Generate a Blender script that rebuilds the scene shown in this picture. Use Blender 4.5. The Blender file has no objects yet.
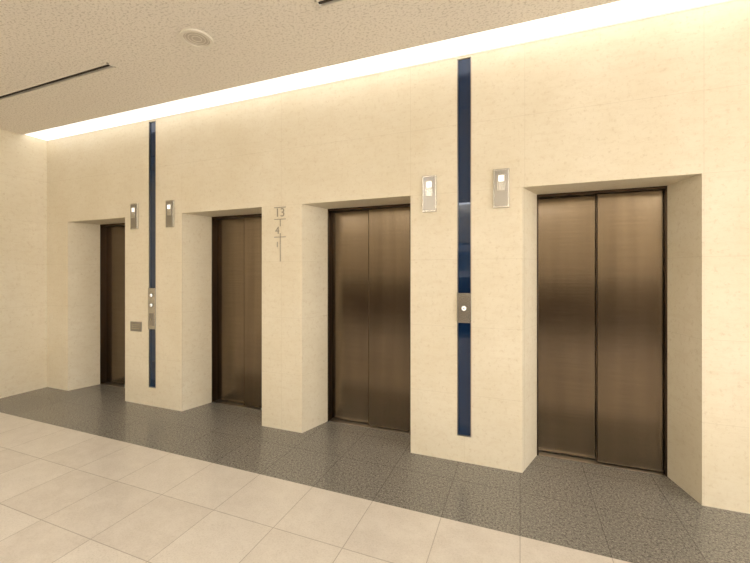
import bpy, bmesh, math
from mathutils import Vector, Matrix
scene = bpy.context.scene
scene.view_settings.view_transform = 'Standard'
scene.view_settings.exposure = 0.18

# ---------------------------------------------------------------- materials
def new_mat(name):
    m = bpy.data.materials.new(name); m.use_nodes = True
    nt = m.node_tree
    return m, nt, nt.nodes['Principled BSDF']

def N(nt, t, **kw):
    n = nt.nodes.new(t)
    for k, v in kw.items(): setattr(n, k, v)
    return n

def math_node(nt, op, a, b=None, c=None):
    n = N(nt, 'ShaderNodeMath', operation=op)
    for i, v in enumerate((a, b, c)):
        if v is None: continue
        if isinstance(v, (int, float)): n.inputs[i].default_value = v
        else: nt.links.new(v, n.inputs[i])
    return n.outputs[0]

def mix(nt, fac, a, b, blend='MIX'):
    n = N(nt, 'ShaderNodeMix', data_type='RGBA', blend_type=blend)
    for s, v in ((n.inputs[0], fac), (n.inputs[6], a), (n.inputs[7], b)):
        if isinstance(v, (int, float)): s.default_value = v
        elif isinstance(v, tuple): s.default_value = (*v, 1)
        else: nt.links.new(v, s)
    return n.outputs[2]

def noise(nt, co, scale, detail=4, rough=.55):
    n = N(nt, 'ShaderNodeTexNoise')
    n.inputs['Scale'].default_value = scale; n.inputs['Detail'].default_value = detail
    n.inputs['Roughness'].default_value = rough
    nt.links.new(co, n.inputs['Vector']); return n.outputs['Fac']

def ramp(nt, f, a, b):
    n = N(nt, 'ShaderNodeMapRange'); nt.links.new(f, n.inputs[0])
    n.inputs[1].default_value = a; n.inputs[2].default_value = b; return n.outputs[0]

def simple(name, col, rough=.5, metal=0.0, **kw):
    m, nt, b = new_mat(name)
    b.inputs['Base Color'].default_value = (*col, 1)
    b.inputs['Roughness'].default_value = rough
    b.inputs['Metallic'].default_value = metal
    for k, v in kw.items(): b.inputs[k].default_value = v
    return m

def emit(name, col, s):
    return simple(name, col, .5, 0, **{'Emission Color': (*col, 1), 'Emission Strength': s})

def stone(name, axis, joints, c1=(.875, .80, .65), c2=(.80, .715, .55)):
    m, nt, b = new_mat(name)
    co = N(nt, 'ShaderNodeTexCoord').outputs['Object']
    sep = N(nt, 'ShaderNodeSeparateXYZ'); nt.links.new(co, sep.inputs[0])
    big = noise(nt, co, 1.6, 5, .6)
    fine = noise(nt, co, 34, 5, .75)
    mp = N(nt, 'ShaderNodeMapping'); nt.links.new(co, mp.inputs[0]); mp.inputs['Scale'].default_value = (4, 4, 12)
    streak = noise(nt, mp.outputs[0], 1.8, 6, .8)
    c = mix(nt, ramp(nt, big, .3, .7), c1, c2)
    c = mix(nt, math_node(nt, 'MULTIPLY', ramp(nt, streak, .48, .72), .36), c, (.68, .56, .38))
    c = mix(nt, math_node(nt, 'MULTIPLY', ramp(nt, fine, .54, .68), .48), c, (.62, .51, .34))
    z = sep.outputs[2]
    fz = math_node(nt, 'PINGPONG', z, .53333/2)
    j = math_node(nt, 'LESS_THAN', fz, .0016)
    a = sep.outputs[axis]
    for x in joints:
        d = math_node(nt, 'ABSOLUTE', math_node(nt, 'SUBTRACT', a, x))
        j = math_node(nt, 'MAXIMUM', j, math_node(nt, 'LESS_THAN', d, .0016))
    c = mix(nt, math_node(nt, 'MULTIPLY', j, .22), c, (.45, .36, .22))
    nt.links.new(c, b.inputs['Base Color'])
    b.inputs['Roughness'].default_value = .5
    b.inputs['Specular IOR Level'].default_value = .35
    bp = N(nt, 'ShaderNodeBump'); bp.inputs['Strength'].default_value = .2; bp.inputs['Distance'].default_value = .003
    nt.links.new(fine, bp.inputs['Height']); nt.links.new(bp.outputs[0], b.inputs['Normal'])
    return m

def floor_mat():
    m, nt, b = new_mat('floor_tiles')
    co = N(nt, 'ShaderNodeTexCoord').outputs['Object']
    sep = N(nt, 'ShaderNodeSeparateXYZ'); nt.links.new(co, sep.inputs[0])
    mp = N(nt, 'ShaderNodeMapping'); nt.links.new(co, mp.inputs[0]); mp.inputs['Location'].default_value = (45, 45.72, 0)
    br = N(nt, 'ShaderNodeTexBrick'); nt.links.new(mp.outputs[0], br.inputs['Vector'])
    br.offset = 0; br.squash = 1
    br.inputs['Scale'].default_value = 1
    br.inputs['Brick Width'].default_value = .45; br.inputs['Row Height'].default_value = .45
    br.inputs['Mortar Size'].default_value = .0026; br.inputs['Mortar Smooth'].default_value = .1
    br.inputs['Bias'].default_value = 0
    br.inputs['Color1'].default_value = (0, 0, 0, 1); br.inputs['Color2'].default_value = (1, 1, 1, 1)
    mort = br.outputs['Fac']; tile = br.outputs['Color']
    spk = noise(nt, co, 60, 5, .9); spk2 = noise(nt, co, 95, 4, .85); cloud = noise(nt, co, 7, 6, .75)
    l = mix(nt, tile, (.68, .62, .55), (.745, .69, .62))
    l = mix(nt, math_node(nt, 'MULTIPLY', ramp(nt, spk2, .48, .62), .45), l, (.50, .44, .37))
    l = mix(nt, math_node(nt, 'MULTIPLY', ramp(nt, cloud, .42, .62), .34), l, (.84, .79, .72))
    l = mix(nt, math_node(nt, 'MULTIPLY', mort, .65), l, (.36, .31, .26))
    d = mix(nt, tile, (.225, .21, .185), (.25, .235, .208))
    d = mix(nt, math_node(nt, 'MULTIPLY', ramp(nt, spk, .49, .57), .85), d, (.07, .064, .055))
    d = mix(nt, math_node(nt, 'MULTIPLY', ramp(nt, spk2, .52, .59), .65), d, (.50, .47, .41))
    d = mix(nt, math_node(nt, 'MULTIPLY', mort, .55), d, (.07, .06, .05))
    y = sep.outputs[1]
    isd = math_node(nt, 'MAXIMUM', math_node(nt, 'GREATER_THAN', y, -.72), math_node(nt, 'LESS_THAN', y, -5.67))
    c = mix(nt, isd, l, d)
    nt.links.new(c, b.inputs['Base Color'])
    r = math_node(nt, 'MULTIPLY_ADD', spk2, .16, .15)
    nt.links.new(r, b.inputs['Roughness'])
    bp = N(nt, 'ShaderNodeBump'); bp.inputs['Strength'].default_value = .2; bp.inputs['Distance'].default_value = .002
    bp.invert = True
    nt.links.new(mort, bp.inputs['Height']); nt.links.new(bp.outputs[0], b.inputs['Normal'])
    return m

def ceil_mat():
    m, nt, b = new_mat('ceiling_acoustic')
    co = N(nt, 'ShaderNodeTexCoord').outputs['Object']
    mp = N(nt, 'ShaderNodeMapping'); nt.links.new(co, mp.inputs[0]); mp.inputs['Scale'].default_value = (1, 1.5, 1)
    n1 = noise(nt, mp.outputs[0], 50, 3, .65); n2 = noise(nt, co, 140, 2, .6)
    pit = ramp(nt, n1, .53, .61)
    c = mix(nt, math_node(nt, 'MULTIPLY', pit, .48), (.91, .85, .765), (.48, .42, .34))
    c = mix(nt, math_node(nt, 'MULTIPLY', ramp(nt, n2, .5, .7), .2), c, (.55, .48, .40))
    nt.links.new(c, b.inputs['Base Color']); b.inputs['Roughness'].default_value = .9
    bp = N(nt, 'ShaderNodeBump'); bp.inputs['Strength'].default_value = .45; bp.inputs['Distance'].default_value = .004
    bp.invert = True
    nt.links.new(pit, bp.inputs['Height']); nt.links.new(bp.outputs[0], b.inputs['Normal'])
    return m

def bronze_mat():
    m, nt, b = new_mat('brushed_bronze')
    co = N(nt, 'ShaderNodeTexCoord').outputs['Object']
    mp = N(nt, 'ShaderNodeMapping'); nt.links.new(co, mp.inputs[0]); mp.inputs['Scale'].default_value = (1.2, 1.2, 110)
    n1 = noise(nt, mp.outputs[0], 2, 5, .7)
    mv = N(nt, 'ShaderNodeMapping'); nt.links.new(co, mv.inputs[0]); mv.inputs['Scale'].default_value = (7, 7, .35)
    nv = noise(nt, mv.outputs[0], 1.6, 2, .5)
    n2 = noise(nt, co, 2.2, 3, .5)
    f = math_node(nt, 'ADD', math_node(nt, 'MULTIPLY', n1, .75), math_node(nt, 'MULTIPLY', ramp(nt, nv, .3, .7), .22))
    c = mix(nt, f, (.100, .076, .053), (.265, .210, .152))
    nt.links.new(c, b.inputs['Base Color'])
    b.inputs['Metallic'].default_value = 1
    r = math_node(nt, 'ADD', math_node(nt, 'MULTIPLY_ADD', n1, .05, .14), math_node(nt, 'MULTIPLY', n2, .07))
    nt.links.new(r, b.inputs['Roughness'])
    bp = N(nt, 'ShaderNodeBump'); bp.inputs['Strength'].default_value = .05; bp.inputs['Distance'].default_value = .001
    nt.links.new(n1, bp.inputs['Height']); nt.links.new(bp.outputs[0], b.inputs['Normal'])
    return m

# centre, half width, left splay, right splay
DOORS = ((-4.80, .5225, .09, .09), (-2.87, .5225, .085, .09), (-1.37, .5225, .09, .09), (.553, .537, .112, .083))
DEP, HEAD, CEIL = .33, 2.133, 3.2
STRIPS = (-3.835, -.41)

M_wall = stone('limestone_wall', 0, [-3.835, -2.12, -.41, 1.10, 2.0, 3.0, -4.8+.5225, -2.87-.5225, -.8475, .0325])
M_side = stone('limestone_side', 1, [-.9, -1.8, -2.7, -3.6, -4.5, -5.4])
M_floor = floor_mat(); M_ceil = ceil_mat(); M_bronze = bronze_mat()
M_dark = simple('dark_bronze', (.085, .06, .042), .3, 1)
M_black = simple('black_gap', (.01, .009, .008), .7)
M_steel = simple('satin_steel', (.50, .48, .44), .25, 1)
M_steel2 = simple('darker_steel', (.34, .32, .29), .28, 1)  # second, darker steel tone for trims, rings and insets
M_alu = simple('sill_aluminium', (.55, .52, .47), .35, 1)
M_blue = simple('blue_glass', (.003, .024, .080), .02, .22, **{'Coat Weight': .5, 'Coat Roughness': .02})
M_lens = emit('lens_white', (1, .97, .9), .9)
M_cove = emit('cove_diffuser', (1, .975, .93), 1.1)
M_added_cove = emit('added_opposite_cove_glow', (1, .96, .88), 7)  # added out of view: brightens back wall top and door highlights
M_fill_panel = emit('added_fill_diffuser', (1, .965, .905), 14.5)  # glow of ceiling panels added behind the camera as general fill
M_added_window = emit('added_window_glow', (1, .98, .94), 4.2)  # glow of added, unseen windows that fill the room from the right
M_white = simple('painted_cream', (.85, .80, .71), .6)
M_slot = simple('slot_dark', (.05, .04, .03), .8)
M_grey = simple('engraved_grey', (.36, .31, .23), .5)
def wood():
    m, nt, b = new_mat('added_dark_wood')  # dark wood for the added wainscot on the unseen back wall
    co = N(nt, 'ShaderNodeTexCoord').outputs['Object']
    mp = N(nt, 'ShaderNodeMapping'); nt.links.new(co, mp.inputs[0]); mp.inputs['Scale'].default_value = (1, 1, .1)
    c = mix(nt, noise(nt, mp.outputs[0], 30, 4), (.055, .032, .018), (.11, .066, .038))
    nt.links.new(c, b.inputs['Base Color']); b.inputs['Roughness'].default_value = .4
    return m
M_wood = wood()

# ---------------------------------------------------------------- geometry helpers
def link(o): scene.collection.objects.link(o); return o

def mesh_obj(name, bm, mat, parent=None, loc=(0, 0, 0), bevel=0):
    me = bpy.data.meshes.new(name)
    bmesh.ops.recalc_face_normals(bm, faces=bm.faces)
    bm.to_mesh(me); bm.free()
    o = link(bpy.data.objects.new(name, me)); o.location = loc
    me.materials.append(mat)
    if parent: o.parent = parent
    if bevel:
        b = o.modifiers.new('bevel', 'BEVEL'); b.width = bevel; b.segments = 2; b.limit_method = 'ANGLE'
    return o

def add_box(bm, x0, x1, y0, y1, z0, z1):
    vs = [bm.verts.new(p) for p in ((x0,y0,z0),(x1,y0,z0),(x1,y1,z0),(x0,y1,z0),(x0,y0,z1),(x1,y0,z1),(x1,y1,z1),(x0,y1,z1))]
    for f in ((0,3,2,1),(4,5,6,7),(0,1,5,4),(1,2,6,5),(2,3,7,6),(3,0,4,7)):
        bm.faces.new([vs[i] for i in f])

def add_prism(bm, poly, z0, z1):
    a = [bm.verts.new((x, y, z0)) for x, y in poly]; b = [bm.verts.new((x, y, z1)) for x, y in poly]
    n = len(poly)
    bm.faces.new(a[::-1]); bm.faces.new(b)
    for i in range(n): bm.faces.new((a[i], a[(i+1) % n], b[(i+1) % n], b[i]))

def boxes(name, lst, mat, parent=None, loc=(0,0,0), bevel=0):
    bm = bmesh.new()
    for l in lst: add_box(bm, *l)
    return mesh_obj(name, bm, mat, parent, loc, bevel)

def cyl_obj(name, r, h, axis, loc, mat, parent=None, seg=48, bevel=0):
    bm = bmesh.new()
    bmesh.ops.create_cone(bm, cap_ends=True, segments=seg, radius1=r, radius2=r, depth=h)
    if axis == 'Y': bmesh.ops.rotate(bm, verts=bm.verts, matrix=Matrix.Rotation(math.pi/2, 3, 'X'))
    return mesh_obj(name, bm, mat, parent, loc, bevel)

def ring_obj(name, r0, r1, z0, z1, loc, mat, parent=None, seg=64, axis='Z'):
    bm = bmesh.new(); L = []
    for i in range(seg):
        a = 2*math.pi*i/seg; c, s = math.cos(a), math.sin(a)
        L.append([bm.verts.new((r*c, r*s, z)) for r, z in ((r0,z0),(r1,z0),(r1,z1),(r0,z1))])
    for i in range(seg):
        p, q = L[i], L[(i+1) % seg]
        for k in range(4): bm.faces.new((p[k], p[(k+1)%4], q[(k+1)%4], q[k]))
    if axis == 'Y': bmesh.ops.rotate(bm, verts=bm.verts, matrix=Matrix.Rotation(math.pi/2, 3, 'X'))
    return mesh_obj(name, bm, mat, parent, loc)

def empty(name, loc=(0,0,0)):
    o = link(bpy.data.objects.new(name, None)); o.location = loc; o.empty_display_size = .1; return o

# ---------------------------------------------------------------- room shell
XL, XR, YB, TH = -5.75, 5.0, -6.6, .55
boxes('floor', [(XL-.2, XR+.2, YB-.2, TH+.1, -.1, 0)], M_floor)

bm = bmesh.new()
segs = []
px, ps = XL, 0
for c, hw, sl_, sr_ in DOORS:
    segs.append((px, ps, c-hw, sl_)); px, ps = c+hw, sr_
segs.append((px, ps, XR, 0))
NW, ND = .054, .022
def pier(x0, s0, x1, s1, z0, z1, notch):
    p = [(x0, 0)]
    if notch:
        for s in STRIPS:
            if x0 < s < x1: p += [(s-NW, 0), (s-NW, ND), (s+NW, ND), (s+NW, 0)]
    p += [(x1, 0)]
    if s1: p += [(x1+s1, DEP), (x1+s1, TH)]
    else: p += [(x1, TH)]
    if s0: p += [(x0-s0, TH), (x0-s0, DEP)]
    else: p += [(x0, TH)]
    add_prism(bm, p, z0, z1)
for s in segs:
    pier(*s, 0, .206, False)
    pier(*s, .206, HEAD, True)
pier(XL, 0, XR, 0, HEAD, 3.185, True)
pier(XL, 0, XR, 0, 3.185, 3.36, False)
mesh_obj('wall_front', bm, M_wall)

boxes('wall_left', [(XL-.2, XL, YB, TH, 0, 3.36)], M_side)
boxes('wall_back', [(XL, XR, YB-.2, YB, 0, 3.36)], M_side)
boxes('added_wainscot_1', [(XL, XR, YB, YB+.03, 0, 1.25), (XL, XR, YB, YB+.045, 1.25, 1.29), (XL, XR, YB, YB+.04, 0, .12)], M_wood)  # unseen wainscot, added to put a dark band into the door reflections
WY = ((-6.2, -4.5), (-4.3, -2.6), (-2.4, -.7)); WZ0, WZ1 = .35, 2.85
lst = [(XR, XR+.2, YB, TH, 0, WZ0), (XR, XR+.2, YB, TH, WZ1, 3.36)]
ys = [YB] + [v for p in WY for v in p] + [TH]
for i in range(0, len(ys), 2): lst.append((XR, XR+.2, ys[i], ys[i+1], WZ0, WZ1))
boxes('wall_right', lst, M_side)
for i, (a, b) in enumerate(WY):  # added glowing windows, out of view, to lift ceiling and walls
    e = empty('added_light_window_%d' % (i+1), (XR+.1, (a+b)/2, (WZ0+WZ1)/2))
    h, v = (b-a)/2-.001, (WZ1-WZ0)/2-.001
    boxes('frame', [(-.04,.04,-h,-h+.05,-v,v), (-.04,.04,h-.05,h,-v,v), (-.04,.04,-h+.05,h-.05,-v,-v+.05), (-.04,.04,-h+.05,h-.05,v-.05,v), (-.04,.04,-.02,.02,-v+.05,v-.05)], M_steel2, e)
    boxes('glass', [(0,.01,-h+.05,-.02,-v+.05,v-.05), (0,.01,.02,h-.05,-v+.05,v-.05)], M_added_window, e)

CV = .265
bm = bmesh.new()
SY0, SY1 = -.955, -.885
sl = [(-5.55, -3.125), (-1.2, 1.3)]
add_box(bm, XL, XR, SY1, -CV, CEIL, CEIL+.04)
add_box(bm, XL, XR, YB+CV, SY0, CEIL, CEIL+.04)
xs = [XL, sl[0][0], sl[0][1], sl[1][0], sl[1][1], XR]
for i in (0, 2, 4): add_box(bm, xs[i], xs[i+1], SY0, SY1, CEIL, CEIL+.04)
add_box(bm, XL, XR, -CV-.006, -CV, CEIL+.04, CEIL+.15)
add_box(bm, XL, XR, YB+CV, YB+CV+.006, CEIL+.04, CEIL+.15)
add_box(bm, XL, XR, YB, 0, CEIL+.15, CEIL+.17)
mesh_obj('ceiling', bm, M_ceil)

def cove(name, y0, y1, mat):
    e = empty(name, (0, 0, 0))
    cuts = [XL]; x = -1.52 - 3*1.8
    while x < XR:
        if x > XL+.1: cuts.append(x)
        x += 1.8
    cuts.append(XR)
    boxes('diffuser', [(a+.004, b-.004, y0+.004, y1-.004, CEIL+.012, CEIL+.02) for a, b in zip(cuts, cuts[1:])], mat, e)
    boxes('edge_trim', [(XL, XR, y0, y0+.004, CEIL-.002, CEIL+.05), (XL, XR, y1-.004, y1, CEIL+.0, CEIL+.05)], M_white, e)
cove('added_cove_light', -CV, 0, M_cove)
cove('added_cove_light', YB, YB+CV, M_added_cove)  # unseen opposite cove, added for door highlights and extra light

for a, b in sl:
    e = empty('air_diffuser', ((a+b)/2, (SY0+SY1)/2, CEIL))
    h = (b-a)/2; w = (SY1-SY0)/2
    boxes('flange', [(-h, h, -w, -w+.012, -.006, .03), (-h, h, w-.012, w, -.006, .03),
                     (-h, -h+.012, -w, w, -.006, .03), (h-.012, h, -w, w, -.006, .03)], M_white, e)
    boxes('slot', [(-h+.012, h-.012, -w+.012, w-.012, .022, .03)], M_slot, e)
    boxes('vane', [(-h+.012, h-.012, -.004, .004, -.002, .02)], M_slot, e)

e = empty('ceiling_speaker', (-2.19, -.935, CEIL))
ring_obj('rim', .088, .110, -.014, 0, (0,0,0), M_white, e)
cyl_obj('grille', .088, .006, 'Z', (0,0,-.003), simple('grille_cream', (.60, .54, .46), .7), e)
for r in (.03, .055, .075): ring_obj('grille_ring', r, r+.004, -.008, -.005, (0,0,0), M_white, e)

for y in (-3.9, -5.3):
    for x in (-4.4, -2.0, .4, 2.8):
        e = empty('added_fill_panel', (x, y, CEIL))  # added fill panel, outside the view
        boxes('frame', [(-.32,.32,-.32,-.29,-.012,0), (-.32,.32,.29,.32,-.012,0), (-.32,-.29,-.29,.29,-.012,0), (.29,.32,-.29,.29,-.012,0)], M_white, e)
        boxes('diffuser', [(-.29,.29,-.29,.29,-.006,-.001)], M_fill_panel, e)

# ---------------------------------------------------------------- elevators
for c, hw, s_l, s_r in DOORS:
    e = empty('elevator_door', (c, DEP, 0))
    L_, R_ = -hw + s_l + .0005, hw - s_r - .0005
    md = (L_ + R_)/2
    H = HEAD - .0005
    fr = .012
    boxes('frame', [(L_, L_+fr, 0, .13, .0005, H), (R_-fr, R_, 0, .13, .0005, H), (L_+fr, R_-fr, 0, .13, H-.020, H)], M_dark, e, bevel=.002)
    boxes('panel_rear', [(L_+fr, md+.03, .075, .10, .012, H-.022)], M_bronze, e, bevel=.003)
    boxes('panel_front', [(md, R_-fr, .035, .06, .012, H-.022)], M_bronze, e, bevel=.003)
    boxes('panel_edge', [(md-.006, md, .038, .06, .012, H-.022)], M_dark, e)
    boxes('sill', [(L_+fr, R_-fr, a, b, .0005, .006) for a, b in ((0,.030), (.036,.052), (.058,.072), (.084,.13))], M_alu, e)
    boxes('track_gap', [(L_+fr, R_-fr, 0, .13, .0004, .002)], M_black, e)
    boxes('shaft_back', [(L_, R_, .135, .15, .0005, H)], M_black, e)

# ---------------------------------------------------------------- blue glass strips and call stations
for i, s in enumerate(STRIPS):
    e = empty('glass_strip', (s, 0, 0))
    boxes('glass', [(-NW+.006, NW-.006, .012, .020, .212, 3.182)], M_blue, e)
    boxes('edge_trim', [(-NW, -NW+.006, -.002, .022, .206, 3.185), (NW-.006, NW, -.002, .022, .206, 3.185),
                        (-NW+.006, NW-.006, -.002, .022, .206, .212)], M_steel2, e)
    st = empty('call_button_panel', (s, -.003, 0))
    z0, z1 = ((.86, 1.32), (1.10, 1.335))[i]
    boxes('plate', [(-NW, NW, -.008, 0, z0, z1)], M_steel, st, bevel=.002)
    for zb in ((1.24, 1.13), (1.215,))[i]:
        ring_obj('button_ring', .017, .023, 0, .005, (0, -.008, zb), M_steel2, st, axis='Y')
        cyl_obj('button', .016, .008, 'Y', (0, -.011, zb), M_lens, st, bevel=.001)
        cyl_obj('button_centre', .007, .004, 'Y', (0, -.016, zb), M_steel2, st)
    if i == 0:
        boxes('key_cover', [(-.035, .035, -.011, -.008, .90, 1.04)], M_steel2, st, bevel=.001)
        cyl_obj('key_lock', .010, .006, 'Y', (0, -.014, .97), M_steel, st)
    for dx in (-.277, .277):
        L = empty('hall_lantern', (s+dx, -.001, 2.135))
        hx, hz = .058, .147
        boxes('plate', [(-hx, hx, -.014, 0, -hz, hz)], M_steel, L, bevel=.003)
        boxes('inset', [(-hx+.010, hx-.010, -.017, -.014, -hz+.012, hz-.012)], M_steel2, L, bevel=.001)
        boxes('lens', [(-.019, .019, -.026, -.017, .050, .095)], M_lens, L, bevel=.003)
        boxes('lens_bezel', [(-.028, -.019, -.022, -.017, -.02, .104), (.019, .028, -.022, -.017, -.02, .104),
                             (-.019, .019, -.022, -.017, .095, .104), (-.019, .019, -.022, -.017, -.02, .050)], M_steel, L, bevel=.001)

e = empty('braille_plate', (-4.09, -.001, .878))
boxes('plate', [(-.088, .088, -.008, 0, -.055, .055)], M_steel2, e, bevel=.002)
boxes('raised_lines', [(-.065, .065, -.010, -.008, .02-k*.022, .026-k*.022) for k in range(3)], M_steel, e)

e = empty('floor_directory_sign', (-2.135, -.001, 1.85))
def text(s, x, z, size):
    cu = bpy.data.curves.new('numeral', 'FONT'); cu.body = s; cu.size = size; cu.extrude = .0015
    cu.align_x = 'CENTER'; cu.align_y = 'CENTER'
    o = link(bpy.data.objects.new('numeral', cu)); o.rotation_euler = (math.pi/2, 0, 0)
    o.location = (x, -.0015, z); o.parent = e; cu.materials.append(M_grey)
text('13', 0, .213, .115)
text('4', -.030, .045, .10); text('1', -.030, -.09, .075)
boxes('rules', [(-.065, .065, -.003, 0, .262, .270), (-.065, .065, -.003, 0, .150, .157), (.0, .007, -.003, 0, .085, .15),
                (-.065, .065, -.003, 0, -.020, -.013), (.0, .007, -.003, 0, -.25, .02)], M_grey, e)

e = empty('framed_poster', (-1.25, YB+.001, 1.78))
boxes('frame', [(-.35,.35,0,.03,-.45,-.42), (-.35,.35,0,.03,.42,.45), (-.35,-.32,0,.03,-.42,.42), (.32,.35,0,.03,-.42,.42)], M_dark, e)
boxes('print', [(-.32,.32,0,.012,-.42,.42)], simple('print_paper', (.8,.82,.85), .5), e)
boxes('printed_block', [(-.22,.22,.012,.014,-.25,.25)], simple('print_ink', (.25,.30,.35), .5), e)

# ---------------------------------------------------------------- world, camera
w = bpy.data.worlds.new('world'); scene.world = w; w.use_nodes = True
w.node_tree.nodes['Background'].inputs[0].default_value = (1, .95, .88, 1)
w.node_tree.nodes['Background'].inputs[1].default_value = .2

cam = bpy.data.cameras.new('camera'); co = link(bpy.data.objects.new('camera', cam))
co.location = (0, -3.0, 1.5); co.rotation_euler = (math.radians(90), 0, math.radians(21.2))
cam.sensor_width = 36; cam.lens = 36*374/750; cam.shift_y = -9.5/750; cam.clip_start = .05
scene.camera = co
